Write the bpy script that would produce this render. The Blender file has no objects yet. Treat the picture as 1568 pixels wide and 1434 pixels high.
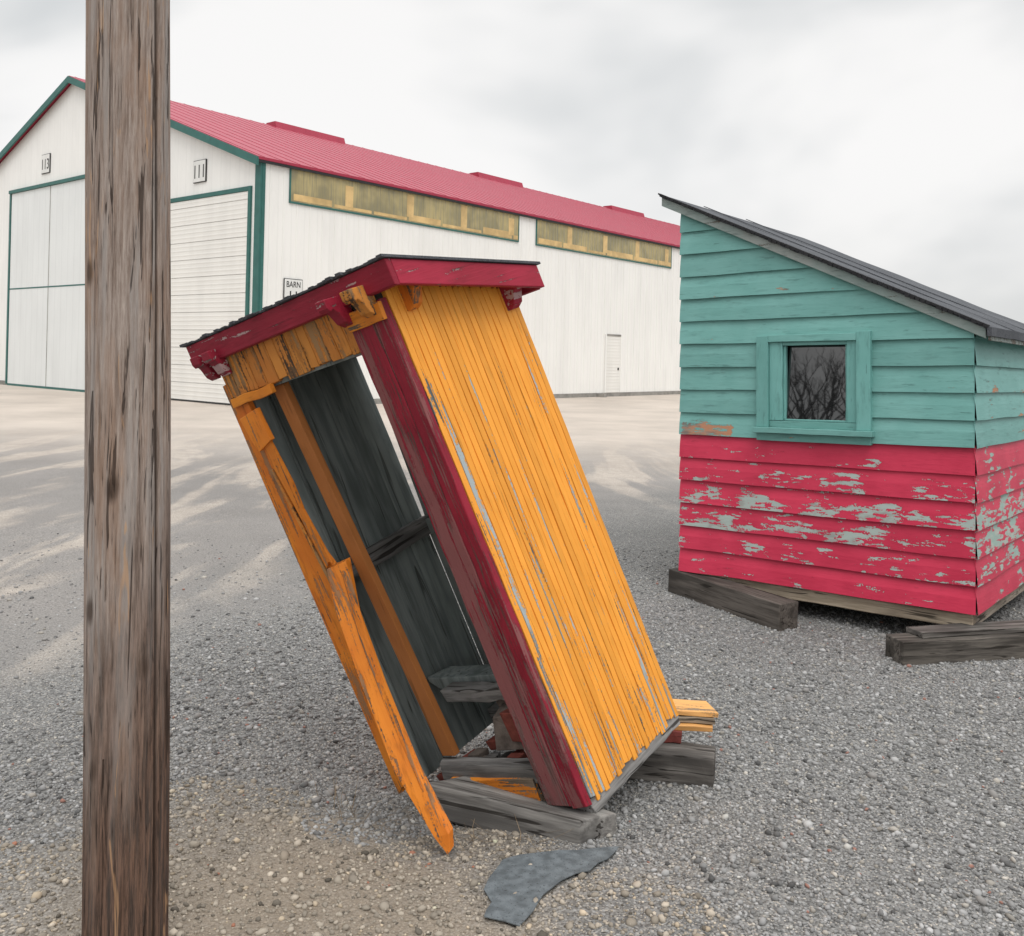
import bpy, bmesh, math, random
import numpy as np
from mathutils import Vector, Matrix, noise
random.seed(7); rng=np.random.default_rng(7)
S=bpy.context.scene
S.view_settings.view_transform='Standard'; S.view_settings.look='None'; S.view_settings.exposure=0
COL=bpy.context.collection

# ------------------------------------------------------------ node helpers
class NT:
    def __init__(s,mat): s.t=mat.node_tree; s.n=s.t.nodes; s.l=s.t.links
    def new(s,ty,**k):
        n=s.n.new(ty)
        for a,b in k.items(): setattr(n,a,b)
        return n
    def put(s,sock,v):
        if isinstance(v,bpy.types.NodeSocket): s.l.new(v,sock)
        else:
            if hasattr(sock.default_value,'__len__') and not hasattr(v,'__len__'): v=(v,)*len(sock.default_value)
            if hasattr(sock.default_value,'__len__') and len(sock.default_value)==4 and len(v)==3: v=(*v,1)
            sock.default_value=v
    def attr(s,name,out='Vector'):
        n=s.new('ShaderNodeAttribute',attribute_name=name); return n.outputs[out]
    def math(s,op,a,b=0.0,c=None,clamp=False):
        n=s.new('ShaderNodeMath',operation=op,use_clamp=clamp); s.put(n.inputs[0],a); s.put(n.inputs[1],b)
        if c is not None: s.put(n.inputs[2],c)
        return n.outputs[0]
    def vmul(s,v,k):
        n=s.new('ShaderNodeVectorMath',operation='MULTIPLY'); s.put(n.inputs[0],v); s.put(n.inputs[1],k); return n.outputs[0]
    def noise(s,v,scale,detail=4,rough=.55,dist=0,out=0):
        n=s.new('ShaderNodeTexNoise'); s.put(n.inputs['Vector'],v); n.inputs['Scale'].default_value=scale
        n.inputs['Detail'].default_value=detail; n.inputs['Roughness'].default_value=rough; n.inputs['Distortion'].default_value=dist
        return n.outputs[out]
    def rng(s,v,a,b,c=0.,d=1.,smooth=True):
        n=s.new('ShaderNodeMapRange'); n.interpolation_type='SMOOTHSTEP' if smooth else 'LINEAR'
        s.put(n.inputs[0],v); n.inputs[1].default_value=a; n.inputs[2].default_value=b; n.inputs[3].default_value=c; n.inputs[4].default_value=d
        return n.outputs[0]
    def mix(s,f,a,b,mode='MIX'):
        n=s.new('ShaderNodeMix',data_type='RGBA',blend_type=mode); s.put(n.inputs[0],f); s.put(n.inputs[6],a); s.put(n.inputs[7],b)
        return n.outputs[2]
    def sep(s,v):
        n=s.new('ShaderNodeSeparateXYZ'); s.put(n.inputs[0],v); return n.outputs
    def bump(s,h,strength=.5,dist=.01,normal=None):
        n=s.new('ShaderNodeBump'); s.put(n.inputs['Height'],h); n.inputs['Strength'].default_value=strength; n.inputs['Distance'].default_value=dist
        if normal is not None: s.l.new(normal,n.inputs['Normal'])
        return n.outputs[0]
def newmat(name):
    m=bpy.data.materials.new(name); m.use_nodes=True
    t=NT(m); b=t.n['Principled BSDF']; return m,t,b

def grainvec(t,v,axis,along=.07):
    k=[1,1,1]; k['xyz'.index(axis)]=along
    return t.vmul(v,tuple(k))

def paint_mat(name,paint,paint_b,wood_a,wood_b,axis='z',thr=.62,soft=.02,along=.07,rough=.55,under=None,grime=.25,fine=45,patch=9,pal=.3,w3=.13,hairk=.45):
    m,t,b=newmat(name)
    tc=t.attr('tc'); peel=t.attr('peel','Fac'); rnd=t.attr('rnd','Fac')
    n1=t.noise(grainvec(t,tc,axis,along),fine,3,.6)
    n2=t.noise(grainvec(t,tc,axis,pal),patch,4,.62)
    n3=t.noise(tc,110,2,.6)
    s=t.math('ADD',t.math('MULTIPLY',n1,.45),t.math('MULTIPLY',n2,.55-w3))
    s=t.math('ADD',s,t.math('MULTIPLY',n3,w3))
    s=t.math('ADD',s,t.math('MULTIPLY',peel,.3))
    mask=t.rng(s,thr,thr+soft)
    pv=t.noise(tc,3.5,3,.6)
    pc=t.mix(t.rng(pv,.3,.7),paint,paint_b)
    pc=t.mix(1.0,pc,t.rng(rnd,0,1,.90,1.05,False),'MULTIPLY')
    g=t.noise(grainvec(t,tc,axis,.2),30,3,.7)
    pc=t.mix(t.math('MULTIPLY',t.rng(g,.5,.75),grime),pc,tuple(x*.45 for x in paint))
    hair=t.rng(n1,.63,.68); pc=t.mix(t.math('MULTIPLY',hair,hairk),pc,tuple(x*.25 for x in paint))
    wc=t.mix(t.rng(n1,.35,.65),wood_a,wood_b)
    if under is not None: wc=t.mix(t.rng(n2,.45,.58),wc,under)
    edge=t.rng(s,thr-.03,thr)            # stained rim round each flake
    pc=t.mix(t.math('MULTIPLY',edge,.25),pc,tuple(x*.5 for x in paint))
    t.put(b.inputs['Base Color'],t.mix(mask,pc,wc))
    t.put(b.inputs['Roughness'],t.rng(mask,0,1,rough,.9,False))
    h=t.math('ADD',t.math('MULTIPLY',t.math('SUBTRACT',1.0,mask),.8),t.math('MULTIPLY',n1,1.0))
    t.put(b.inputs['Normal'],t.bump(h,.7,.003))
    b.inputs['Specular IOR Level'].default_value=.3
    return m

def wood_mat(name,ca,cb,cc,axis='z',fine=50,dark=(.02,.016,.013),ckk=.8):
    m,t,b=newmat(name); tc=t.attr('tc'); rnd=t.attr('rnd','Fac')
    gv=grainvec(t,tc,axis,.06)
    n1=t.noise(gv,fine,5,.65,.4); n2=t.noise(grainvec(t,tc,axis,.25),7,3,.6)
    c=t.mix(t.rng(n1,.35,.62),ca,cb); c=t.mix(t.rng(n2,.42,.68),c,cc)
    crack=t.rng(t.noise(gv,fine*.9,2,.5,.8),.61,.66)
    c=t.mix(t.math('MULTIPLY',crack,ckk),c,dark)
    c=t.mix(1.0,c,t.rng(rnd,0,1,.75,1.15,False),'MULTIPLY')
    t.put(b.inputs['Base Color'],c); b.inputs['Roughness'].default_value=.9; b.inputs['Specular IOR Level'].default_value=.2
    t.put(b.inputs['Normal'],t.bump(t.math('SUBTRACT',n1,t.math('MULTIPLY',crack,1.2)),.7,.003)); return m

def plain_mat(name,col,var=.12,rough=.6,scale=3,spec=.3,bump=0,bscale=40,dirt=None):
    m,t,b=newmat(name); tc=t.attr('tc')
    n=t.noise(tc,scale,4,.6)
    c=t.mix(t.rng(n,.3,.7),tuple(x*(1-var) for x in col),tuple(min(1,x*(1+var)) for x in col))
    if dirt is not None:
        d=t.noise(tc,scale*4,4,.65); c=t.mix(t.math('MULTIPLY',t.rng(d,.56,.66),dirt[1]),c,dirt[0])
    t.put(b.inputs['Base Color'],c); b.inputs['Roughness'].default_value=rough; b.inputs['Specular IOR Level'].default_value=spec
    if bump: t.put(b.inputs['Normal'],t.bump(t.noise(tc,bscale,3,.6),bump,.004))
    return m

# ------------------------------------------------------------ mesh builder
class MB:
    def __init__(s,T=None,scale=(1,1,1)):
        s.T=T or (lambda p:Vector(p)); s.sc=scale; s.v=[];s.f=[];s.tc=[];s.pe=[];s.rn=[];s.mi=[];s.mats=[]
    def mat(s,m):
        if m not in s.mats: s.mats.append(m)
        return s.mats.index(m)
    def add(s,pts,faces,m,peel=0.,rnd=None,off=None):
        b=len(s.v); rnd=random.random() if rnd is None else rnd
        off=random.uniform(0,40) if off is None else off
        if not hasattr(peel,'__len__'): peel=[peel]*len(pts)
        for p,q in zip(pts,peel):
            s.v.append(tuple(s.T(p))); s.tc.append((p[0]*s.sc[0]+off,p[1]*s.sc[1]+off*.7,p[2]*s.sc[2]+off*.3)); s.pe.append(q); s.rn.append(rnd)
        k=s.mat(m)
        for f in faces: s.f.append([b+i for i in f]); s.mi.append(k)
    def box(s,x0,x1,y0,y1,z0,z1,m,**k):
        P=[(x0,y0,z0),(x1,y0,z0),(x1,y1,z0),(x0,y1,z0),(x0,y0,z1),(x1,y0,z1),(x1,y1,z1),(x0,y1,z1)]
        s.add(P,[(0,3,2,1),(4,5,6,7),(0,1,5,4),(1,2,6,5),(2,3,7,6),(3,0,4,7)],m,**k)
    def prism(s,pts,vec,m,**k):
        n=len(pts); P=[tuple(p) for p in pts]+[tuple(Vector(p)+Vector(vec)) for p in pts]
        F=[tuple(range(n-1,-1,-1)),tuple(range(n,2*n))]+[(i,(i+1)%n,n+(i+1)%n,n+i) for i in range(n)]
        s.add(P,F,m,**k)
    def board(s,x0,x1,y0,y1,z0,z1,axis,n,m,jit=.002,rag=0.,peel=0.,**k):
        lo=[x0,y0,z0];hi=[x1,y1,z1];a='xyz'.index(axis);o=[i for i in range(3) if i!=a]
        P=[];pe=[]
        sc=s.sc
        for i in range(n+1):
            t=i/n; dj=[random.uniform(-jit,jit) for _ in range(2)]
            for c,(p,q) in enumerate(((0,0),(1,0),(1,1),(0,1))):
                v=[0,0,0]; e=0
                if i in(0,n): e=random.uniform(-rag,rag)
                v[a]=lo[a]+(hi[a]-lo[a])*t+e/sc[a]
                v[o[0]]=(hi if p else lo)[o[0]]+dj[0]/sc[o[0]]; v[o[1]]=(hi if q else lo)[o[1]]+dj[1]/sc[o[1]]
                P.append(v); pe.append(peel(t) if callable(peel) else peel)
        F=[(0,1,2,3),tuple(4*n+j for j in (3,2,1,0))]
        for i in range(n):
            for c in range(4): F.append((4*i+c,4*i+4+c,4*i+4+(c+1)%4,4*i+(c+1)%4))
        s.add(P,F,m,peel=pe,**k)
    def make(s,name,parent=None,bevel=0,smooth=False,loc=None):
        me=bpy.data.meshes.new(name); me.from_pydata(s.v,[],s.f)
        for m in s.mats: me.materials.append(m)
        me.polygons.foreach_set('material_index',s.mi)
        for nm,ty,arr in (('tc','FLOAT_VECTOR',s.tc),('peel','FLOAT',s.pe),('rnd','FLOAT',s.rn)):
            at=me.attributes.new(nm,ty,'POINT'); at.data.foreach_set('vector' if ty=='FLOAT_VECTOR' else 'value',np.array(arr,dtype=np.float32).ravel())
        bm=bmesh.new(); bm.from_mesh(me); bmesh.ops.recalc_face_normals(bm,faces=bm.faces); bm.to_mesh(me); bm.free()
        if smooth: me.polygons.foreach_set('use_smooth',[True]*len(me.polygons))
        me.update()
        ob=bpy.data.objects.new(name,me); COL.objects.link(ob)
        if parent: ob.parent=parent
        if loc: ob.location=loc
        if bevel:
            md=ob.modifiers.new('b','BEVEL'); md.width=bevel; md.segments=2; md.limit_method='ANGLE'; md.angle_limit=math.radians(50)
        return ob
def empty(name,loc=(0,0,0)):
    e=bpy.data.objects.new(name,None); e.location=loc; e.empty_display_size=.3; COL.objects.link(e); return e

# ------------------------------------------------------------ ground height
def gz(x,y):
    d=math.exp(-((x+.42)**2+(y-3.74)**2)/(2*.42**2))
    r=math.hypot(x,y); a=1/(1+(r/12)**2)
    n=noise.noise(Vector((x*.9,y*.9,3)))*.018+noise.noise(Vector((x*3.1,y*3.1,9)))*.008
    return -.125*d+n*a

# ------------------------------------------------------------ world
w=bpy.data.worlds.new("World"); S.world=w; w.use_nodes=True
t=NT(w); bg=t.n['Background']; bg.inputs['Strength'].default_value=1.0
SUN_EL=math.radians(58); SUN_AZ=math.radians(165)
sky=t.new('ShaderNodeTexSky',sky_type='NISHITA'); sky.sun_disc=False; sky.sun_elevation=SUN_EL; sky.sun_rotation=SUN_AZ
gen=t.new('ShaderNodeTexCoord').outputs['Generated']
zz=t.sep(gen)[2]
cn=t.noise(t.vmul(gen,(1,1,2.2)),1.9,4,.5,.3)
cc=t.mix(t.rng(cn,.34,.61),(.60,.63,.645),(1.0,.99,.98))
cc=t.mix(t.rng(zz,0,.22,.6,0),cc,(.86,.85,.835))
cc=t.mix(1.0,cc,t.rng(zz,.38,1,1,2.6,False),'MULTIPLY')
skyc=t.mix(1.0,sky.outputs[0],(.06,.06,.06),'MULTIPLY')
t.put(bg.inputs['Color'],t.mix(.94,skyc,cc))
sd=bpy.data.lights.new("sun","SUN"); sd.energy=1.3; sd.angle=math.radians(35); sd.color=(1,.97,.935)
so=bpy.data.objects.new("sun",sd); COL.objects.link(so)
dirv=Vector((math.sin(SUN_AZ)*math.cos(SUN_EL),math.cos(SUN_AZ)*math.cos(SUN_EL),math.sin(SUN_EL)))
so.rotation_euler=dirv.to_track_quat('Z','Y').to_euler(); so.location=dirv*30

# ------------------------------------------------------------ camera
cd=bpy.data.cameras.new("camera"); cam=bpy.data.objects.new("camera",cd); COL.objects.link(cam); S.camera=cam
th=.0247; c_,s_=math.cos(th),math.sin(th)
cam.matrix_world=Matrix(((c_,-s_,0,0),(0,0,-1,0),(s_,c_,0,1.6),(0,0,0,1)))
cd.sensor_width=36; cd.lens=36*1433/1568; cd.shift_y=-172/1568; cd.clip_end=6000; cd.clip_start=.05

# ------------------------------------------------------------ ground
def axis_pts(c,fine,step,far):
    a=[0];v=0;st=step
    while v<far:
        if v>fine: st*=1.12
        v+=st;a.append(v)
    a=np.array(a); return c+np.concatenate([-a[:0:-1],a])
xs=axis_pts(0,5,.06,3000); ys=axis_pts(5,5,.07,3000)
nx,ny=len(xs),len(ys)
V=[(x,y,gz(x,y)) for y in ys for x in xs]
Fq=[(j*nx+i,j*nx+i+1,(j+1)*nx+i+1,(j+1)*nx+i) for j in range(ny-1) for i in range(nx-1)]
me=bpy.data.meshes.new("ground"); me.from_pydata(V,[],Fq); me.polygons.foreach_set('use_smooth',[True]*len(me.polygons))
ground=bpy.data.objects.new("ground",me); COL.objects.link(ground)
m,t,b=newmat("gravel_ground")
P=t.new('ShaderNodeNewGeometry').outputs['Position']; X,Y,_=t.sep(P)
P2=t.vmul(P,(1,1,0))
wob=t.math('SUBTRACT',t.noise(P2,.45,3,.6),.5); wob2=t.math('SUBTRACT',t.noise(P2,2.2,4,.65),.5)
lane=t.math('ADD',t.math('MULTIPLY',t.math('ADD',X,2.6),-.81),t.math('MULTIPLY',t.math('SUBTRACT',Y,4.6),.59))
lane=t.math('ADD',lane,t.math('ADD',t.math('MULTIPLY',wob,3.2),t.math('MULTIPLY',wob2,1.4)))
lm_=t.rng(lane,-.9,1.5)
v1=t.new('ShaderNodeTexVoronoi',feature='F1'); t.put(v1.inputs['Vector'],P); v1.inputs['Scale'].default_value=72
v2=t.new('ShaderNodeTexVoronoi',feature='F1'); t.put(v2.inputs['Vector'],P); v2.inputs['Scale'].default_value=170
r1=t.sep(v1.outputs['Color'])[0]; r2=t.sep(v2.outputs['Color'])[1]
grey=t.mix(r1,(.10,.10,.102),(.35,.348,.34)); grey2=t.mix(r2,(.075,.075,.073),(.29,.283,.27))
gc=t.mix(t.rng(v1.outputs['Distance'],.25,.55),grey,grey2)
gc=t.mix(t.rng(r2,.94,.96),gc,(.42,.385,.34))
brown=t.mix(t.noise(P2,70,3,.7),(.20,.155,.11),(.44,.36,.27))
bm_=t.math('MULTIPLY',t.rng(t.math('ADD',t.math('ADD',X,t.math('MULTIPLY',wob,2.)),t.math('MULTIPLY',wob2,1.8)),.7,-.5),t.rng(t.math('ADD',Y,t.math('MULTIPLY',wob2,1.4)),3.8,2.8))
bm_=t.math('MULTIPLY',bm_,t.rng(X,-1.8,-.7))
gc=t.mix(t.math('MULTIPLY',bm_,.7),gc,brown)
rotn=t.new('ShaderNodeMapping'); t.put(rotn.inputs['Vector'],P2); rotn.inputs['Rotation'].default_value=(0,0,math.radians(34)); rotn.inputs['Scale'].default_value=(.50,.11,1)
tr=t.noise(rotn.outputs[0],1.7,4,.62,.9)
fine=t.noise(P,80,3,.75); mott=t.noise(P2,5.5,4,.7)
dirt=t.mix(t.rng(fine,.3,.7),(.27,.235,.20),(.53,.475,.42))
dirt=t.mix(t.math('MULTIPLY',t.rng(mott,.4,.65),.35),dirt,(.27,.24,.215))
wet=t.mix(t.rng(fine,.3,.7),(.115,.108,.105),(.25,.24,.232))
wetm=t.math('MULTIPLY',t.rng(t.math('ADD',tr,t.math('MULTIPLY',wob2,.12)),.43,.54),t.rng(Y,22,12))
dirt=t.mix(t.math('MULTIPLY',wetm,.8),dirt,wet)
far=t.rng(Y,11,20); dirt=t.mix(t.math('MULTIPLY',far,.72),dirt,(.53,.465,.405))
col=t.mix(lm_,gc,dirt)
big=t.rng(wob,-.25,.25,.86,1.10); col=t.mix(1.0,col,big,'MULTIPLY')
t.put(b.inputs['Base Color'],col)
t.put(b.inputs['Roughness'],t.math('SUBTRACT',.95,t.math('MULTIPLY',t.math('MULTIPLY',wetm,lm_),.35))); b.inputs['Specular IOR Level'].default_value=.25
hh=t.math('SUBTRACT',1.0,v1.outputs['Distance']); hh=t.math('ADD',hh,t.math('MULTIPLY',v2.outputs['Distance'],-.5))
t.put(b.inputs['Normal'],t.bump(hh,.8,.008))
me.materials.append(m)

# ------------------------------------------------------------ loose gravel stones (one mesh)
def ico():
    p=(1+5**.5)/2
    v=np.array([(-1,p,0),(1,p,0),(-1,-p,0),(1,-p,0),(0,-1,p),(0,1,p),(0,-1,-p),(0,1,-p),(p,0,-1),(p,0,1),(-p,0,-1),(-p,0,1)],float); v/=np.linalg.norm(v[0])
    f=np.array([(0,11,5),(0,5,1),(0,1,7),(0,7,10),(0,10,11),(1,5,9),(5,11,4),(11,10,2),(10,7,6),(7,1,8),(3,9,4),(3,4,2),(3,2,6),(3,6,8),(3,8,9),(4,9,5),(2,4,11),(6,2,10),(8,6,7),(9,8,1)])
    return v,f
def lanef(x,y): return -.81*(x+2.6)+.59*(y-4.8)+ 1.6*noise.noise(Vector((x*.6,y*.6,1)))
pts=[]
N=185000
yy=np.sqrt(rng.uniform(2.0**2,8.0**2,N)); xx=rng.uniform(-1,1,N)*(yy*.62+.15)
for x,y in zip(xx,yy):
    L=lanef(x,y); p=1.0
    if L>0: p=.10
    if L>-1.4: p=min(p,.10+.9*max(0,-L)/1.4)
    p*=min(1,(8.4-y)/4.)
    br=(x+1.2*noise.noise(Vector((x*1.1,y*1.1,8)))<.25 and x>-1.7 and y+.6*noise.noise(Vector((x*1.5,y*1.5,2)))<3.3)
    if br: p*=.75
    p*=.55+.9*(noise.noise(Vector((x*1.7,y*1.7,5)))*.5+.5)
    if random.random()<p: pts.append((x,y,gz(x,y),1. if br else 0.))
pts=np.array(pts); n=len(pts)
iv,fi=ico()
sz=np.clip(rng.lognormal(math.log(.0050),.45,n),.0025,.016)
big_=rng.random(n)<.0010; sz[big_]=rng.uniform(.014,.024,big_.sum())
sc=np.stack([sz*rng.uniform(.8,1.35,n),sz*rng.uniform(.7,1.1,n),sz*rng.uniform(.45,.85,n)],1)
jit=1+rng.uniform(-.28,.22,(n,12,1))
vv=iv[None]*jit*sc[:,None,:]
tl=rng.uniform(-.6,.6,n); ct,st=np.cos(tl)[:,None],np.sin(tl)[:,None]
y_=vv[:,:,1]*ct-vv[:,:,2]*st; z_=vv[:,:,1]*st+vv[:,:,2]*ct; x_=vv[:,:,0]
az=rng.uniform(0,6.283,n); ca,sa=np.cos(az)[:,None],np.sin(az)[:,None]
wx=x_*ca-y_*sa+pts[:,0:1]; wy=x_*sa+y_*ca+pts[:,1:2]; wz=z_+pts[:,2:3]+sc[:,2:3]*.35
co=np.stack([wx,wy,wz],2).reshape(-1,3)
faces=(fi[None]+(np.arange(n)*12)[:,None,None]).reshape(-1,3)
me=bpy.data.meshes.new("gravel"); me.vertices.add(len(co)); me.vertices.foreach_set('co',co.astype(np.float32).ravel())
me.loops.add(faces.size); me.loops.foreach_set('vertex_index',faces.ravel().astype(np.int32))
me.polygons.add(len(faces)); me.polygons.foreach_set('loop_start',np.arange(0,faces.size,3,dtype=np.int32))
me.update(calc_edges=True)
g=np.clip(rng.normal(.25,.08,n),.08,.45); tint=np.stack([g,g*.99,g*.975],1)
k=rng.random(n)<.08; tint[k]=np.stack([g[k]*1.2,g[k]*1.12,g[k]*1.0],1)
k=rng.random(n)<.010; tint[k]=np.array([.44,.43,.40])*rng.uniform(.8,1.1,(k.sum(),1))
k=rng.random(n)<.005; tint[k]=np.array([.28,.15,.12])
tint[big_]=np.array([.24,.23,.22])
br=pts[:,3]>0; tint[br]=tint[br]*np.array([1.22,1.08,.90])
tint=np.clip(tint,0,.55)
at=me.attributes.new('tint','FLOAT_COLOR','POINT'); at.data.foreach_set('color',np.repeat(np.concatenate([tint,np.ones((n,1))],1),12,0).astype(np.float32).ravel())
m,t,b=newmat("gravel_stone"); cA=t.attr('tint','Color')
t.put(b.inputs['Base Color'],cA); b.inputs['Roughness'].default_value=.9; b.inputs['Specular IOR Level'].default_value=.2
me.materials.append(m); gr=bpy.data.objects.new("gravel",me); COL.objects.link(gr)

# ------------------------------------------------------------ barn
bx=Vector((math.sin(.692),math.cos(.692),0)); ay=Vector((-math.cos(.692),math.sin(.692),0))
barn=empty("metal_barn",(-6.99,25.65,0)); BT=lambda p: bx*p[0]+ay*p[1]+Vector((0,0,p[2]))
Wd,H,R,Lb=11.1,6.77,10.82,42.
def ribmat(name,c,axis,per,rough=.45,dirt=.04,ln=.10):
    m,t,b=newmat(name); tc=t.attr('tc'); q=t.sep(tc)['xyz'.index(axis)]
    n=t.noise(t.vmul(tc,(.6,.6,.15)),2.2,4,.6); n2=t.noise(tc,.35,2,.5)
    cx=t.mix(t.rng(n,.35,.75),c,tuple(x*(1-dirt*2) for x in c)); cx=t.mix(t.rng(n2,.4,.7,0,.5),cx,tuple(x*.95 for x in c))
    sn=t.math('SINE',t.math('MULTIPLY',q,2*math.pi/per)); 
    line=t.rng(sn,.9,1.0); cx=t.mix(t.math('MULTIPLY',line,ln),cx,tuple(x*.4 for x in c))
    t.put(b.inputs['Base Color'],cx); b.inputs['Roughness'].default_value=rough; b.inputs['Specular IOR Level'].default_value=.3
    t.put(b.inputs['Normal'],t.bump(t.math('POWER',t.math('ABSOLUTE',sn),6),.25,.02)); return m
wallL=ribmat("white_metal_siding",(.85,.84,.81),'x',.46,ln=.07); wallG=ribmat("white_metal_siding_gable",(.84,.835,.81),'y',.46,ln=.07)
doorm=ribmat("white_garage_door",(.80,.785,.745),'z',.26,.5); redroof=ribmat("red_metal_roof",(.37,.035,.068),'x',.6,.45,.05)
greent=plain_mat("green_trim",(.035,.13,.115),.1,.5); slid=ribmat("white_sliding_door",(.74,.76,.755),'y',.46)
conc=plain_mat("concrete",(.26,.25,.23),.2,.9,bump=.4); dk=plain_mat("dark_gap",(.03,.03,.032),.1,.8)
m,t,b=newmat("amber_panel"); tc=t.attr('tc'); q=t.sep(tc)
bl=t.noise(t.vmul(tc,(.8,1,.8)),1.0,3,.6); st_=t.noise(t.vmul(tc,(8,1,.4)),2,3,.6)
c=t.mix(t.rng(bl,.38,.62),(.26,.225,.12),(.44,.36,.17)); c=t.mix(t.rng(st_,.42,.7,0,.7),c,(.19,.18,.12))
t.put(b.inputs['Base Color'],c); b.inputs['Roughness'].default_value=.3
t.put(b.inputs['Normal'],t.bump(t.math('SINE',t.math('MULTIPLY',q[0],2*math.pi/.23)),.5,.02)); amber=m
ambl=plain_mat("amber_light_panel",(.60,.42,.19),.2,.35,2.)
B=MB(BT)
B.box(0,Lb,0,.2,.16,H,wallL,off=0)
B.prism([(.0,.2,.16),(.0,2*Wd,.16),(.0,2*Wd,H),(.0,Wd,R),(.0,.2,H+.07)],(.2,0,0),wallG,off=0)
B.prism([(Lb-.2,.2,.16),(Lb-.2,2*Wd,.16),(Lb-.2,2*Wd,H),(Lb-.2,Wd,R),(Lb-.2,.2,H+.07)],(.19,0,0),wallG,off=0)
B.box(0.2,Lb-.2,2*Wd-.2,2*Wd,.16,H,wallL,off=0)
x=.3
while x<Lb-.1:
    B.box(x-.016,x+.016,-.014,0,.17,H-.02,wallL,off=0); x+=.46
B.make("walls",barn)
B=MB(BT); B.box(-.03,Lb+.03,-.03,2*Wd+.03,-.6,.155,conc); B.make("foundation",barn)
B=MB(BT); sl=(R-H)/Wd
def zr(y): return R-abs(y-Wd)*sl
o=.09
for sgn in (-1,1):
    y0=Wd+sgn*(Wd+o); 
    B.prism([(-.2,Wd,zr(Wd)+.05),(-.2,y0,zr(y0)+.05),(-.2,y0,zr(y0)+.13),(-.2,Wd,zr(Wd)+.15)],(Lb+.4,0,0),redroof,off=0)
x=0
while x<Lb:
    B.prism([(x,Wd,zr(Wd)+.15),(x,-o,zr(-o)+.13),(x,-o,zr(-o)+.142),(x,Wd,zr(Wd)+.162)],(.04,0,0),redroof,off=0); x+=.6
for a0,a1 in ((8.2,11.9),(20.85,24.5),(33.3,37.1)):
    B.prism([(a0,Wd-.4,zr(Wd)-.0),(a0,Wd+.4,zr(Wd)-.0),(a0,Wd+.3,zr(Wd)+.28),(a0,Wd-.3,zr(Wd)+.28)],(a1-a0,0,0),redroof,off=0)
B.make("roof",barn)
B=MB(BT)
for sgn in (-1,1):
    y0=Wd+sgn*(Wd+.12)
    B.prism([(-.24,Wd,zr(Wd)+.13),(-.24,y0,zr(y0)+.11),(-.24,y0,zr(y0)-.12),(-.24,Wd,zr(Wd)-.10)],(.06,0,0),greent)
B.box(-.06,.0,-.05,.20,0.02,H-.0,greent); B.box(0,.10,-.06,-.0,0.02,H-.0,greent)
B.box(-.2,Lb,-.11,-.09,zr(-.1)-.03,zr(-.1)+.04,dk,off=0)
def frame(y0,y1,z1,wd=.12):
    B.box(-.06,-.0,y0-wd,y0,.02,z1+wd,greent);B.box(-.06,-.0,y1,y1+wd,.02,z1+wd,greent);B.box(-.055,-.0,y0,y1,z1,z1+wd,greent)
frame(.52,4.65,6.0); frame(17.3,21.4,6.0)
B.box(-.12,-.0,9.2,16.0,7.30,7.42,greent); B.box(-.08,-.0,15.88,16.0,.05,7.30,greent); B.box(-.075,-.0,9.2,9.3,.05,7.30,greent)
B.make("green_trim",barn)
B=MB(BT)
for y0,y1 in ((.52,4.65),(17.3,21.4)):
    z=.05
    while z<5.95:
        z2=min(z+.52,6.0); B.box(-.035,-.004,y0+.004,y1-.004,z,z2-.012,doorm,off=0); z=z2
B.make("garage_doors",barn,bevel=.006)
B=MB(BT); B.box(-.06,-.004,9.3,12.58,.08,7.29,slid,off=0); B.box(-.06,-.004,12.62,15.84,.08,7.29,slid,off=0)
B.box(-.067,-.06,9.3,15.84,3.64,3.69,greent); B.box(-.066,-.004,12.58,12.62,.08,7.29,conc); B.box(-.05,-.004,.52,4.65,.02,.05,dk); B.box(-.066,-.004,9.3,15.84,.0,.08,greent)
B.make("sliding_door",barn)
B=MB(BT)
for a0,a1 in ((.97,11.1),(12.2,22.1),(23.4,33.3)):
    B.box(a0,a1,-.035,-.003,5.80,6.72,amber,off=0)
    B.box(a0,a1,-.045,-.003,5.75,5.80,greent)
    B.box(a0-.04,a0,-.045,-.003,5.75,6.72,greent);B.box(a1,a1+.04,-.045,-.003,5.75,6.72,greent)
    nn=4; 
    for i in range(nn):
        c0=a0+(a1-a0)*(i+.9)/nn-.3
        B.box(c0,c0+.30,-.041,-.035,5.86+random.uniform(0,.1),6.60+random.uniform(-.05,.08),ambl)
    xq=a0+.1
    while xq<a1-.2:
        ln=random.uniform(1.2,2.0); B.box(xq,min(xq+ln,a1-.03),-.0395,-.035,5.84,5.84+random.uniform(.08,.24),ambl); xq+=ln+.1
B.make("clerestory_windows",barn)
B=MB(BT); B.box(16.95,17.03,-.05,-.003,.16,2.6,wallL);B.box(18.1,18.18,-.05,-.003,.16,2.6,wallL);B.box(17.03,18.1,-.05,-.003,2.52,2.6,conc);B.box(17.03,18.1,-.03,-.003,.16,2.52,doorm,off=0)
B.box(17.9,17.97,-.06,-.03,1.1,1.2,dk)
B.box(16.4,16.6,-.4,-.03,.0,.14,conc)
B.make("side_door",barn,bevel=.005)
signw=plain_mat("sign_white",(.72,.72,.70),.05,.5); signb=plain_mat("sign_black",(.03,.03,.03),.05,.5)
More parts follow.
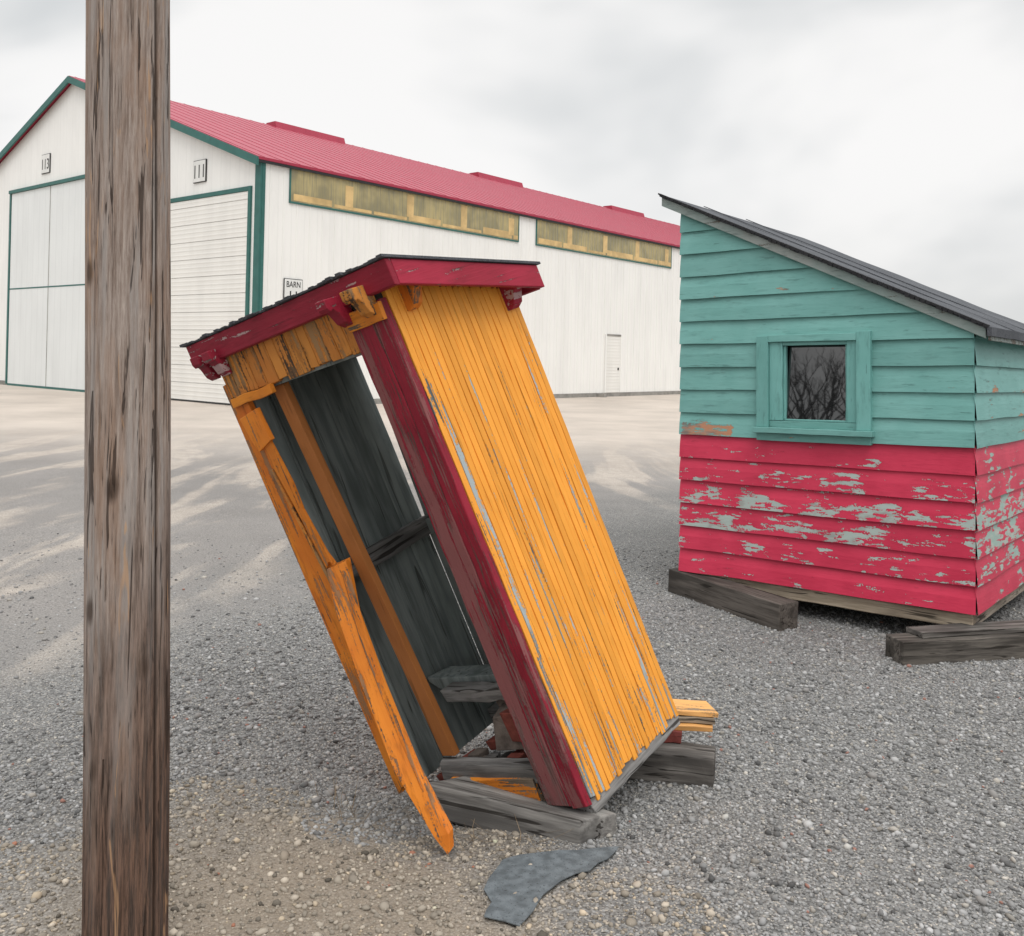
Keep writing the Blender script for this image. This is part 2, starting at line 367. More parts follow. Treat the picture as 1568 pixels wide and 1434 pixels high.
def sign(nm,onlong,c,z,w_,h_,lines):
    B=MB(BT)
    if onlong: B.box(c-w_/2,c+w_/2,-.05,-.024,z-h_/2,z+h_/2,signw); B.box(c-w_/2-.02,c+w_/2+.02,-.04,-.0235,z-h_/2-.02,z+h_/2+.02,signb)
    else: B.box(-.05,-.003,c-w_/2,c+w_/2,z-h_/2,z+h_/2,signw); B.box(-.04,-.0025,c-w_/2-.02,c+w_/2+.02,z-h_/2-.02,z+h_/2+.02,signb)
    B.make(nm,barn)
    for txt,sz,dz in lines:
        cu=bpy.data.curves.new(nm+"_text","FONT"); cu.body=txt; cu.size=sz; cu.align_x='CENTER'; cu.extrude=.003; cu.materials.append(signb)
        o=bpy.data.objects.new(nm+"_text",cu); COL.objects.link(o); o.parent=barn
        if onlong: xd=bx; pos=BT((c,-.054,z+dz)); nrm=-ay
        else: xd=-ay; pos=BT((-.054,c,z+dz)); nrm=-bx
        up=Vector((0,0,1)); o.matrix_local=Matrix(((xd.x*.8,up.x,nrm.x,pos.x),(xd.y*.8,up.y,nrm.y,pos.y),(xd.z*.8,up.z,nrm.z,pos.z),(0,0,0,1)))
sign("barn_sign_111",False,3.0,6.8,.62,.62,[("111",.56,-.2)])
sign("barn_sign_113",False,13.1,8.15,.62,.66,[("113",.54,-.2)])
sign("barn_name_sign",True,1.13,3.2,.60,.80,[("BARN",.24,.18),("11",.5,-.27)])

# ------------------------------------------------------------ small clapboard shed
SP=Vector((2.6207,5.2305,.22))
def rot(rx,ry,rz): return Matrix.Rotation(rz,3,'Z')@Matrix.Rotation(ry,3,'Y')@Matrix.Rotation(rx,3,'X')
RS=rot(-.0106,-.0312,-.6982); ST=lambda p: RS@Vector(p)
shed=empty("clapboard_shed",SP)
teal=paint_mat("teal_paint",(.150,.355,.325),(.18,.395,.365),(.34,.30,.27),(.18,.15,.13),'x',.665,.015,.12,.5,under=(.45,.22,.13),grime=.35,hairk=.35)
tealy=paint_mat("teal_paint_side",(.150,.355,.325),(.18,.395,.365),(.42,.33,.27),(.20,.16,.13),'y',.65,.015,.12,.5,under=(.45,.22,.13),grime=.35)
pink=paint_mat("pink_red_paint",(.54,.030,.074),(.63,.042,.094),(.42,.44,.41),(.30,.31,.29),'x',.655,.012,.20,.5,under=(.37,.43,.40),grime=.2,fine=42,patch=16,pal=.40,hairk=.2)
pinky=paint_mat("pink_red_paint_side",(.52,.03,.074),(.61,.045,.094),(.33,.42,.38),(.40,.42,.38),'y',.65,.012,.20,.5,under=(.30,.40,.36),grime=.2,fine=42,patch=16,pal=.40,hairk=.2)
oldw=wood_mat("old_wood_x",(.26,.21,.155),(.40,.33,.25),(.17,.135,.10),'x'); oldwy=wood_mat("old_wood_y",(.22,.185,.15),(.34,.29,.235),(.15,.125,.10),'y')
oldwz=wood_mat("old_wood_z",(.19,.17,.15),(.30,.27,.235),(.12,.105,.09),'z')
darkw=wood_mat("dark_wood_x",(.055,.049,.043),(.13,.115,.10),(.04,.035,.03),'x')
W_,D_=1.856,2.3
def roofz(u): return 1.605+.472*u
pit=.1545
def siding_col(P,pe,u,zb,zt,yb,pvals,side=False):
    if not side: P+= [(-u,yb,zb),(-u,yb+.012,zb-.001),(-u,-.004,zt),(-u,yb+.004+(zt-zb)*.02,zb+.5*(zt-zb))]
    else: P+=[(yb,u,zb),(yb-.012,u,zb),(.004,u,zt),(yb-.004-(zt-zb)*.02,u,zb+.5*(zt-zb))]
    pe+=pvals
B=MB(ST)
peels={0:.20,1:.38,2:.44,3:.46,4:.38,5:.12}
for k in range(17):
    z0=k*pit
    if z0>roofz(W_)-.03: break
    mt=pink if k<6 else teal
    segs=72; yo=random.uniform(-.003,.003); ph=random.uniform(0,9)
    pk=peels.get(k,.04)
    ranges=[(W_+.006,-.012)]
    if 6<=k<=9: ranges=[(W_+.006,1.215),(.64,-.012)]
    for (ua,ub) in ranges:
        P=[];pe=[];nc=0; ns_=max(6,int(segs*(ua-ub)/W_)); F=[]
        for i in range(ns_+1):
            u=ua+(ub-ua)*i/ns_
            zt=min(z0+pit+.012,roofz(u)); zb=z0+.006*noise.noise(Vector((u*2.3,k*3.1,ph)))
            if zb>zt-.012: continue
            yb=-.027+yo+.006*noise.noise(Vector((u*1.7,k,ph+4)))
            cl=.22*noise.noise(Vector((u*3.2,k*1.7,2)))+.12*noise.noise(Vector((u*9,k*1.7,2)))
            ex=0
            if k==6 and 1.46<u<1.86: ex=.50
            if k==8 and u<.3: ex=.28
            siding_col(P,pe,u,zb,zt,yb,[pk+cl+ex+.06,pk,pk+cl*.5-.26+ex*.3,pk+cl+ex-.02])
            if nc>0: a=4*(nc-1);c=4*nc; F+=[(a,c,c+3,a+3),(a+3,c+3,c+2,a+2),(a+1,c+1,c,a)]
            nc+=1
        B.add(P,F,mt,peel=pe)
B.make("front_siding",shed)
B=MB(ST)
for k in range(12):
    z0=k*pit; top=roofz(0)
    if z0>top-.02: break
    mt=pinky if k<6 else tealy
    P=[];pe=[];F=[]; n_=50; pk={0:.28,1:.42,2:.52,3:.52,4:.42,5:.16}.get(k,.06)
    for i in range(n_+1):
        y=-.022+(D_+.03)*i/n_; zt=min(z0+pit+.012,top); zb=z0+.004*noise.noise(Vector((y*2.3,k*3.1,7)))
        xb=.024+.004*noise.noise(Vector((y*1.7,k,4)))
        cl=.24*noise.noise(Vector((y*2.2,k*1.7,12)))+.1*noise.noise(Vector((y*8,k*1.7,2)))
        siding_col(P,pe,y,zb,zt,xb,[pk+cl+(.35 if k==8 and y>.2 else 0)+.02,pk,pk+cl-.24,pk+cl],True)
        if i: a=4*(i-1);c=a+4; F+=[(a,c,c+3,a+3),(a+3,c+3,c+2,a+2),(a+1,c+1,c,a)]
    B.add(P,F,mt,peel=pe)
B.make("side_siding",shed)
B=MB(ST)
core=oldwz
wz0,wz1=1.01,1.54
def wallpoly(u0,u1,z0,zfun):
    B.prism([(-u0,0,z0),(-u1,0,z0),(-u1,0,zfun(u1)),(-u0,0,zfun(u0))],(0,.05,0),core)
wallpoly(W_,1.21,0,lambda u:roofz(u)-.005); wallpoly(.66,0,0,lambda u:roofz(u)-.005)
wallpoly(1.21,.66,0,lambda u:wz0); B.prism([(-1.21,0,wz1),(-.66,0,wz1),(-.66,0,roofz(.66)-.005),(-1.21,0,roofz(1.21)-.005)],(0,.05,0),core)
B.box(-.05,-.001,.051,D_,0,roofz(0)-.006,core); B.box(-W_,-W_+.05,.051,D_,0,roofz(W_)-.03,core)
B.prism([(-W_,D_,0),(0,D_,0),(0,D_,roofz(0)),(-W_,D_,roofz(W_))],(0,.05,0),core)
B.box(-W_,0,.05,D_,0,.03,core)
B.make("wall_core",shed)
B=MB(ST)
B.board(-W_+.03,-.01,.0,.07,-.085,-.006,'x',10,oldw,jit=.003); B.board(-.085,-.01,.07,D_,-.085,-.006,'y',10,oldwy,jit=.003)
B.board(-W_+.02,-W_+.1,.07,D_,-.085,-.006,'y',10,oldwy,jit=.003)
B.make("floor_skids",shed,bevel=.005)
m,t,b=newmat("asphalt_roofing"); tc=t.attr('tc')
n1=t.noise(tc,160,2,.8); n2=t.noise(tc,3,4,.6)
c=t.mix(t.rng(n1,.3,.7),(.028,.031,.037),(.08,.086,.098)); c=t.mix(t.rng(n2,.45,.65,0,.5),c,(.10,.106,.118))
t.put(b.inputs['Base Color'],c); b.inputs['Roughness'].default_value=.85; t.put(b.inputs['Normal'],t.bump(t.math('ADD',n1,t.math('MULTIPLY',t.noise(tc,9,2,.6),2.)),.6,.006)); roofing=m
fasc=paint_mat("grey_teal_fascia",(.27,.34,.32),(.35,.38,.36),(.28,.24,.21),(.14,.12,.10),'x',.60,.03,.1,.7,grime=.6)
tar=plain_mat("black_tar_edge",(.02,.02,.022),.3,.8,30,bump=.5)
B=MB(ST)
uL,uR=2.0,-.10
y0,y1=-.055,D_+.12
n_=60; P=[]
for i in range(n_+1):
    u=uL+(uR-uL)*i/n_; z=roofz(u)+.048+.006*noise.noise(Vector((u*3,0,0)))
    jy=.014*noise.noise(Vector((u*14,1,0))); jz=.016*abs(noise.noise(Vector((u*17,5,0))))
    P+=[(-u,y0-.014+jy,z-.016-jz),(-u,y0-.014+jy,z),(-u,(y0+y1)/2,z+.004*noise.noise(Vector((u*2,4,0)))),(-u,y1,z),(-u,y1,z-.02),(-u,(y0+y1)/2,z-.018)]
F=[tuple(range(6)),tuple(6*n_+j for j in range(5,-1,-1))]
for i in range(n_):
    for c in range(6): F.append((6*i+c,6*i+6+c,6*i+6+(c+1)%6,6*i+(c+1)%6))
B.add(P,F,roofing)
for i in range(70):
    u=uR+(uL-uR)*(i+.1)/70; u2=u+(uL-uR)/70*random.uniform(.7,1.0); dz=random.uniform(.012,.030)
    B.prism([(-u2,y0-.030,roofz(u2)+.053-dz),(-u,y0-.030,roofz(u)+.053-dz*random.uniform(.7,1.)),(-u,y0-.030,roofz(u)+.053),(-u2,y0-.030,roofz(u2)+.053)],(0,.045,0),tar)
for yy_ in (.55,1.25):
    B.prism([(-uL+.01,yy_,roofz(uL)+.05),(-uR-.01,yy_,roofz(uR)+.05),(-uR-.01,yy_,roofz(uR)+.056),(-uL+.01,yy_,roofz(uL)+.056)],(0,.03,0),roofing)
B.board(-uR-.01,-uR+.014,y0-.02,y1,roofz(uR)-.005,roofz(uR)+.045,'y',14,roofing,jit=.005)
B.make("roof_sheet",shed)
B=MB(ST)
n_=24;P=[];pe=[]
for i in range(n_+1):
    u=uL-.01+(uR-uL+.03)*i/n_; z=roofz(u)
    P+=[(-u,y0,z-.03),(-u,y0+.02,z-.03),(-u,y0+.02,z+.03),(-u,y0,z+.03)]; pe+=[.1]*4
F=[(0,1,2,3),tuple(4*n_+j for j in (3,2,1,0))]
for i in range(n_):
    for c in range(4): F.append((4*i+c,4*i+4+c,4*i+4+(c+1)%4,4*i+(c+1)%4))
B.add(P,F,fasc,peel=pe)
P=[(-uL+.02,y0+.02,roofz(uL)),( -uR-.02,y0+.02,roofz(uR)),(-uR-.02,y0+.02,roofz(uR)+.026),(-uL+.02,y0+.02,roofz(uL)+.026)]
B.prism(P,(0,y1-y0-.04,0),core)
B.box(.085,.1,y0+.02,y1,roofz(uR)-.03,roofz(uR)+.02,fasc,peel=.4)
B.make("roof_fascia",shed,bevel=.003)
# window
B=MB(ST)
tealz=paint_mat("teal_paint_trim",(.150,.365,.335),(.175,.405,.375),(.38,.34,.30),(.2,.17,.15),'z',.665,.015,.1,.5,grime=.4)
def bd(u0,u1,y0,y1,z0,z1,ax='z',p=.08,m=None):
    B.board(-u1,-u0,y0,y1,z0,z1,ax,6,m or (tealz if ax=='z' else teal),jit=.001,peel=p)
bd(1.205,1.285,-.050,-.0,1.0,1.585); bd(.555,.64,-.050,-.0,1.0,1.60); bd(.64,1.205,-.048,-.0,1.545,1.59,'x')
bd(.535,1.30,-.085,-.0,.965,1.0,'x'); bd(.555,1.285,-.045,-.0,.915,.963,'x')
bd(1.115,1.204,-.03,.01,1.045,1.544); bd(.641,.705,-.03,.01,1.045,1.544); bd(.641,1.204,-.028,.012,1.0,1.043,'x'); bd(.705,1.115,-.028,.012,1.522,1.544,'x')
bd(1.10,1.115,-.014,.016,1.055,1.520); bd(.705,.717,-.014,.016,1.055,1.520); bd(.705,1.115,-.012,.017,1.044,1.056,'x')
B.make("window_frame",shed,bevel=.003)
m,t,b=newmat("window_glass"); b.inputs['Base Color'].default_value=(.010,.011,.012,1); b.inputs['Roughness'].default_value=.02; b.inputs['IOR'].default_value=2.0
t.put(b.inputs['Normal'],t.bump(t.noise(t.attr('tc'),5,2,.5),.03,.01)); glass=m
B=MB(ST)
gp=[(-1.112,.0,1.05),(-.706,.0,1.05),(-.706,.036,1.53),(-1.112,.036,1.53)]
B.prism(gp,(0,.004,0),glass,off=0); B.make("window_glass",shed)

def block(name,foot,z0,z1,mat,axisvec,bev=.006):
    o=Vector((foot[0][0],foot[0][1],0)); a=Vector(axisvec).normalized(); p=Vector((-a.y,a.x,0))
    loc=[((Vector((x,y,0))-o).dot(a),(Vector((x,y,0))-o).dot(p)) for x,y in foot]
    B=MB(lambda q:a*q[0]+p*q[1]+Vector((0,0,q[2])))
    n=6; A,Bq,C,D=[Vector((x,y,0)) for x,y in loc]; P=[]
    for i in range(n+1):
        f=i/n; l=A.lerp(Bq,f); r=D.lerp(C,f)
        for q,z in ((l,z0),(r,z0),(r,z1),(l,z1)):
            P.append((q.x+random.uniform(-.002,.002),q.y+random.uniform(-.003,.003),z+random.uniform(-.003,.003)))
    F=[(0,1,2,3),tuple(4*n+j for j in (3,2,1,0))]
    for i in range(n):
        for c in range(4): F.append((4*i+c,4*i+4+c,4*i+4+(c+1)%4,4*i+(c+1)%4))
    B.add(P,F,mat)
    return B.make(name,None,bevel=bev,loc=o)
greyb=wood_mat("grey_timber_x",(.12,.108,.098),(.24,.22,.20),(.075,.068,.062),'x')
block("timber_block",[(1.12,6.48),(1.63,5.58),(1.77,5.66),(1.26,6.56)],-.03,.155,wood_mat("brown_timber_x",(.085,.073,.063),(.17,.148,.13),(.055,.048,.042),'x'),(.51,-.9,0))
block("timber_block",[(2.12,4.98),(3.3,5.26),(3.26,5.42),(2.09,5.14)],-.03,.125,darkw,(.97,.23,0))
block("timber_plank",[(2.26,5.06),(3.3,5.33),(3.26,5.46),(2.22,5.19)],.126,.155,greyb,(.97,.23,0),.004)

# ------------------------------------------------------------ utility pole
m,t,b=newmat("weathered_pole"); tc=t.attr('tc'); q=t.sep(tc)
n1=t.noise(t.vmul(tc,(1,1,.05)),125,6,.78,.2); n2=t.noise(t.vmul(tc,(1,1,.14)),11,4,.65,.5); n4=t.noise(t.vmul(tc,(1,1,.05)),24,4,.65,.5)
c=t.mix(t.rng(n1,.32,.68),(.20,.145,.115),(.44,.365,.32)); c=t.mix(t.rng(n2,.46,.64,0,.5),c,(.33,.21,.145))
c=t.mix(t.rng(n4,.46,.62,0,.65),c,(.37,.34,.32))
c=t.mix(t.rng(n1,.60,.70,0,.6),c,(.54,.45,.385))
low=t.rng(t.math('ADD',t.math('SUBTRACT',q[2],t.math('MULTIPLY',q[0],2.6)),t.math('MULTIPLY',t.math('SUBTRACT',n2,.5),1.8)),1.25,.25)
lowc=t.mix(t.rng(n1,.38,.62),(.020,.011,.008),(.15,.075,.045))
c=t.mix(t.math('MULTIPLY',low,.85),c,lowc)
ck=t.rng(t.noise(t.vmul(tc,(1,1,.045)),50,3,.6,.9),.605,.635); c=t.mix(t.math('MULTIPLY',ck,.8),c,(.035,.022,.016))
ws=t.rng(t.noise(t.vmul(tc,(1,1,.10)),30,3,.6,.6),.62,.67); c=t.mix(t.math('MULTIPLY',ws,.6),c,(.52,.31,.17))
kn=t.new('ShaderNodeTexVoronoi',feature='F1'); t.put(kn.inputs['Vector'],t.vmul(tc,(1,1,.45))); kn.inputs['Scale'].default_value=6.5
kd=kn.outputs['Distance']; c=t.mix(t.rng(kd,.15,.05,0,.8),c,(.05,.03,.02))
rd=t.rng(t.attr('peel','Fac'),.35,1.0); c=t.mix(t.math('MULTIPLY',rd,.8),c,(.03,.019,.014))
t.put(b.inputs['Base Color'],c); b.inputs['Roughness'].default_value=.85; b.inputs['Specular IOR Level'].default_value=.25
t.put(b.inputs['Normal'],t.bump(t.math('SUBTRACT',n1,ck),1.0,.005))
B=MB(); NA,NZ=200,480; P=[];pe=[];HH=7.5
for j in range(NZ+1):
    z=-.3+(3.4*j/380 if j<=380 else 3.4+(HH-3.1)*(j-380)/(NZ-380))
    rad=.1035-.0008*z; cx=-.0215*z+.004*math.sin(z*1.3)
    for i in range(NA):
        a=2*math.pi*i/NA; ca,sa=math.cos(a),math.sin(a)
        g=noise.noise(Vector((ca*5,sa*5,z*.55)))*.004
        e=noise.noise(Vector((ca*13,sa*13,z*.5+9))); e2=noise.noise(Vector((ca*30,sa*30,z*1.1+3))); e3=noise.noise(Vector((ca*22,sa*22,z*.9+30)))
        gate=max(0,min(1,noise.noise(Vector((ca*2.5,sa*2.5,z*1.0+50)))*3+.35))
        crack=gate*max(0,.075-abs(e))/.075; cr2=max(0,.07-abs(e3))/.07*(noise.noise(Vector((ca*3,sa*3,z*1.2)))>.05)
        deep=max(0,1-abs(((a+.10+.10*noise.noise(Vector((0,0,z*.7))))%(2*math.pi))-5.95)/.09)
        d=g-.004*crack**2-.0035*cr2**2+.0022*e2-.012*deep
        r=rad+d; P.append((cx+r*ca,r*sa,z)); pe.append(min(1,crack**2*.9+cr2**2*.8+deep*1.2))
F=[(j*NA+i,j*NA+(i+1)%NA,(j+1)*NA+(i+1)%NA,(j+1)*NA+i) for j in range(NZ) for i in range(NA)]
F.append(tuple((NZ)*NA+i for i in range(NA)))
B.add(P,F,m,peel=pe,off=0); pole=B.make("utility_pole",None,smooth=True,loc=(-.973,2.45,0))

# ------------------------------------------------------------ leaning outhouse
P0=Vector((.284,3.147,.125)); U=Vector((-.652,.500,-.229)); Dv=Vector((.353,.386,.161)); Hv=Vector((-.664,-.183,1.571))
hut=empty("leaning_outhouse",P0); LU,LD,LH=.853,.547,1.715
HT=lambda p: U*p[0]+Dv*p[1]+Hv*p[2]
def HB(): return MB(HT,(LU,LD,LH))
def rtop(d): return 1.102-.083*d
yel=paint_mat("yellow_paint",(.84,.335,.042),(.90,.375,.052),(.24,.28,.29),(.10,.11,.11),'z',.622,.012,.035,.5,under=(.38,.43,.44),grime=.22,fine=80,patch=11,pal=.13,hairk=.28)
org=paint_mat("orange_paint",(.62,.165,.018),(.78,.255,.026),(.30,.20,.13),(.12,.075,.05),'z',.585,.02,.05,.55,under=(.34,.17,.08),grime=.6,fine=60)
hdr=paint_mat("weathered_header_paint",(.52,.185,.035),(.68,.28,.055),(.20,.13,.08),(.07,.045,.03),'z',.58,.03,.06,.6,under=(.35,.2,.09),grime=.6,fine=50)
red=paint_mat("red_paint",(.22,.011,.026),(.31,.016,.036),(.26,.165,.155),(.10,.05,.045),'z',.545,.04,.03,.5,under=(.24,.085,.085),grime=.5,fine=110,patch=18,pal=.12,w3=.08)
redx=paint_mat("red_fascia_paint",(.25,.012,.030),(.32,.018,.042),(.27,.24,.23),(.12,.09,.08),'x',.61,.02,.06,.5,under=(.45,.30,.30),grime=.5,fine=60)
redy=paint_mat("red_fascia_paint_side",(.29,.014,.034),(.38,.02,.05),(.27,.24,.23),(.12,.09,.08),'y',.605,.02,.06,.5,under=(.45,.30,.30),grime=.4,fine=60)
orgx=paint_mat("orange_paint_x",(.60,.18,.018),(.76,.27,.03),(.26,.20,.15),(.10,.075,.05),'x',.58,.02,.05,.6,grime=.6,fine=60)
inner=wood_mat("interior_boards",(.21,.24,.235),(.33,.37,.36),(.15,.175,.17),'z',40,ckk=.55)
rustb=paint_mat("brown_paint",(.32,.115,.030),(.38,.14,.04),(.10,.06,.04),(.06,.04,.03),'z',.72,.02,.05,.6,grime=.3)
greyz=wood_mat("grey_wood_z",(.13,.125,.12),(.27,.26,.25),(.09,.085,.08),'z'); greyx=wood_mat("grey_wood_x2",(.14,.135,.13),(.29,.28,.27),(.1,.095,.09),'x'); greyy=wood_mat("grey_wood_y2",(.16,.155,.15),(.32,.31,.30),(.11,.105,.10),'y')
B=HB(); ns=22
for i in range(ns):
    d0=i/ns; d1=(i+1)/ns
    pk=.08 if i>1 else (.36 if i==0 else .26)
    if i in (6,7,13,18): pk=.18
    f=lambda tt,pk=pk,i=i: pk+ (.18*max(0,.40-tt)/.40) + (.30 if i<2 else .18)*noise.noise(Vector((i*.8,tt*7,0))) - (.22*max(0,tt-.8)/.2)
    tp=rtop((d0+d1)/2)-.03
    B.board(-.022+random.uniform(-.0015,.0015),.0,d0+.0022,d1-.0022,-.012+random.uniform(-.010,.006),tp,'z',22,yel,jit=.0008,rag=.006,peel=f)
    B.board(-.017,.001,d1-.005,d1+.005,-.005,tp,'z',4,yel,jit=.0003,peel=f)
B.make("side_beadboard",hut,bevel=.0014)
B=HB()
B.box(.0015,.02,.0,1.0,0.0,.98,inner); B.make("side_wall_backing",hut)
B=HB()
B.board(.050,.165,-.065,-.02,-.012,1.045,'z',24,red,jit=.0015,rag=.01,peel=lambda tt:.20+.22*max(0,.8-tt)-.5*max(0,tt-.85))
B.board(-.022,.049,-.060,-.005,-.018,1.045,'z',24,red,jit=.0015,rag=.012,peel=lambda tt:.08+.25*max(0,.6-tt)-.4*max(0,tt-.85))
B.make("corner_boards",hut,bevel=.003)
B=HB()
B.board(.05,.14,-.02,.11,0,1.03,'z',10,inner,jit=.002); B.board(.90,.985,.0,.10,0.02,1.03,'z',10,inner,jit=.002)
B.make("inner_posts",hut,bevel=.003)
B=HB(); x=.167
while x<1.0:
    wd_=random.uniform(.05,.075); x1=min(x+wd_,1.005)
    B.board(x+.002,x1-.002,-.045,-.01,.972+random.uniform(-.004,.003),1.065,'z',5,hdr,jit=.001,rag=.004,peel=random.uniform(.1,.3)); x=x1
B.board(.17,1.0,-.01,.03,.965,1.06,'x',8,inner,jit=.001)
B.board(.70,.99,-.085,-.05,.952,.972,'x',6,orgx,jit=.003,rag=.01,peel=.1)
B.board(-.03,.17,-.085,-.062,1.01,1.045,'x',4,orgx,jit=.002,rag=.006,peel=.1)
B.make("door_header",hut,bevel=.002)
B=HB()
B.prism([(1.02,-.05,.965),(.91,-.05,.965),(.895,-.05,.86),(.875,-.05,.74),(.86,-.05,.62),(.80,-.05,.545),(.815,-.05,.52),(.80,-.05,.50),(.87,-.05,.46),(.93,-.05,.40),(.965,-.05,.25),(.975,-.05,.02),(1.02,-.05,.0),(1.025,-.05,.5)],(0,.04,0),org,peel=.12)
B.prism([(.905,-.075,.90),(.85,-.075,.86),(.825,-.075,.76),(.83,-.075,.70),(.79,-.075,.57),(.81,-.075,.575),(.84,-.075,.56),(.87,-.075,.70),(.90,-.075,.80)],(0,.02,0),org,peel=.15)
B.prism([(.965,-.09,.925),(.84,-.09,.935),(.83,-.09,.862),(.93,-.09,.845),(.95,-.09,.87)],(0,.035,0),org,peel=.02)
B.prism([(.93,-.07,.80),(.915,-.07,.80),(.84,-.07,.50),(.855,-.07,.49)],(0,.018,0),hdr,peel=.3)
B.board(1.0,1.022,-.05,1.0,.0,1.0,'z',10,org,jit=.002,rag=.01,peel=.2)
B.prism([(.97,-.02,.5),(.90,-.02,.46),(.93,-.02,.1),(.985,-.02,.0)],(0,.02,0),greyz)
B.make("left_jamb_boards",hut,bevel=.002)
def strip(ls,rs,th,mat,peel=.1):
    n=len(ls);P=[]
    for l,r in zip(ls,rs): 
        l=Vector(l);r=Vector(r); P+=[l,r,r+Vector(th),l+Vector(th)]
    F=[(0,1,2,3),tuple(4*(n-1)+j for j in (3,2,1,0))]
    for i in range(n-1):
        for c in range(4): F.append((4*i+c,4*i+4+c,4*i+4+(c+1)%4,4*i+(c+1)%4))
    B.add([tuple(p) for p in P],F,mat,peel=peel,rnd=.5)
# torn casing: built in a board-aligned frame so the grain follows it
bd_dir=(Vector((-.168,3.01,-.01))-Vector((-.62,3.41,.82))).normalized()
Zb=-bd_dir; Xb=Vector((1,0,0)); Xb=(Xb-Zb*Xb.dot(Zb)).normalized(); Yb=Zb.cross(Xb)
B=MB(lambda p:Xb*p[0]+Yb*p[1]+Zb*p[2])
loc_=lambda p:(lambda q:(q.dot(Xb),q.dot(Yb),q.dot(Zb)))(Vector(p)-P0)
thl=lambda v:(Vector(v).dot(Xb),Vector(v).dot(Yb),Vector(v).dot(Zb))
L1=[(-.66,3.43,.80),(-.615,3.38,.66),(-.50,3.27,.44),(-.36,3.13,.20),(-.215,3.03,.035),(-.168,3.01,-.01)]
R1=[(-.585,3.40,.84),(-.535,3.35,.66),(-.42,3.24,.44),(-.285,3.11,.215),(-.165,3.015,.055),(-.16,3.01,.0)]
strip([loc_(p) for p in L1],[loc_(p) for p in R1],thl((.012,.022,.01)),org,.22)
L2=[(-.60,3.40,.80),(-.52,3.33,.58),(-.40,3.22,.36),(-.27,3.10,.16)]
R2=[(-.572,3.38,.80),(-.487,3.31,.58),(-.368,3.20,.36),(-.26,3.095,.15)]
strip([loc_(p) for p in L2],[loc_(p) for p in R2],thl((.006,-.018,.01)),org,.3)
B.make("hanging_casing",hut,bevel=.002)
B=HB(); B.prism([(.785,.02,.965),(.715,.02,.965),(.625,.02,.085),(.70,.02,.085)],(0,.05,0),rustb); B.make("brown_door_stop",hut,bevel=.002)
B=HB(); nb=5
for i in range(nb):
    B.board(.972,.998,i/nb+.002,(i+1)/nb-.002,.0,1.0,'z',8,inner,jit=.001)
B.board(.93,.97,.0,1.0,.50,.545,'y',6,greyy,jit=.003); 
B.make("left_wall_boards",hut,bevel=.002)
B=HB(); nb=7
for i in range(nb):
    B.board(.02+.84*i/nb+.002,.02+.84*(i+1)/nb-.002,1.0,1.03,0,.99,'z',8,inner,jit=.001)
B.prism([(.864,1.0,0),(.972,1.0,0),(.972,1.0,.50),(.955,1.0,.56),(.915,1.0,.99),(.864,1.0,.99)],(0,.03,0),inner)
B.board(.02,.97,.95,.99,.50,.54,'x',8,inner,jit=.003)
B.make("back_wall_boards",hut,bevel=.002)
B=HB()
B.board(.17,.72,-.03,.06,.035,.075,'x',8,greyx,jit=.004,rag=.02)
B.board(.20,.66,-.055,-.02,-.02,.045,'x',10,orgx,jit=.002,rag=.01,peel=.30)
B.board(.02,1.0,.0,.12,-.04,.0,'x',8,greyx,jit=.003)
B.board(.02,.97,.86,.98,-.03,.04,'x',8,greyx,jit=.003)
B.board(.05,.95,.45,.62,.17,.20,'x',8,inner,jit=.006,rag=.05)
B.board(.15,.75,.30,.42,.16,.19,'x',8,greyx,jit=.008,rag=.05)
B.make("sill_and_bench",hut,bevel=.003)
brick=plain_mat("red_rubble",(.22,.06,.045),.3,.9,20,bump=.6); plaster=plain_mat("grey_rubble",(.17,.14,.12),.3,.9,25,bump=.8,bscale=60)
B=HB()
def rock(cx,cy,cz,sx,sy,sz,m):
    pts=[(cx+sx*random.uniform(.7,1.1)*a,cy+sy*random.uniform(.7,1.1)*b_,cz+sz*random.uniform(.75,1.1)*c) for a,b_,c in ((-1,-1,-1),(1,-1,-1),(1,1,-1),(-1,1,-1),(-1,-1,1),(1,-1,1),(1,1,1),(-1,1,1))]
    B.add(pts,[(0,3,2,1),(4,5,6,7),(0,1,5,4),(1,2,6,5),(2,3,7,6),(3,0,4,7)],m)
rock(.38,.35,.10,.13,.16,.045,plaster); rock(.30,.22,.12,.10,.05,.035,brick); rock(.45,.5,.13,.10,.12,.03,plaster)
for _ in range(22):
    rock(random.uniform(.15,.9),random.uniform(.1,.9),random.uniform(-.01,.06),random.uniform(.02,.06),random.uniform(.03,.08),random.uniform(.008,.02),random.choice([plaster,brick,greyx]))
B.make("rubble",hut,bevel=.004)
B=HB(); B.board(-.012,.03,.0,1.0,-.04,-.008,'y',10,greyy,jit=.003,rag=.01); B.make("side_sill",hut,bevel=.003)
B=HB()
u0,u1,d0,d1=-.145,1.10,-.10,1.06
def slab(u0,u1,d0,d1,lo,hi,m,**k):
    P=[(u0,d0,rtop(d0)+lo),(u1,d0,rtop(d0)+lo),(u1,d1,rtop(d1)+lo),(u0,d1,rtop(d1)+lo),(u0,d0,rtop(d0)+hi),(u1,d0,rtop(d0)+hi),(u1,d1,rtop(d1)+hi),(u0,d1,rtop(d1)+hi)]
    B.add(P,[(0,3,2,1),(4,5,6,7),(0,1,5,4),(1,2,6,5),(2,3,7,6),(3,0,4,7)],m,**k)
slab(u0+.03,u1-.03,d0+.04,d1-.04,-.022,-.006,greyx)
B.make("roof_deck",hut)
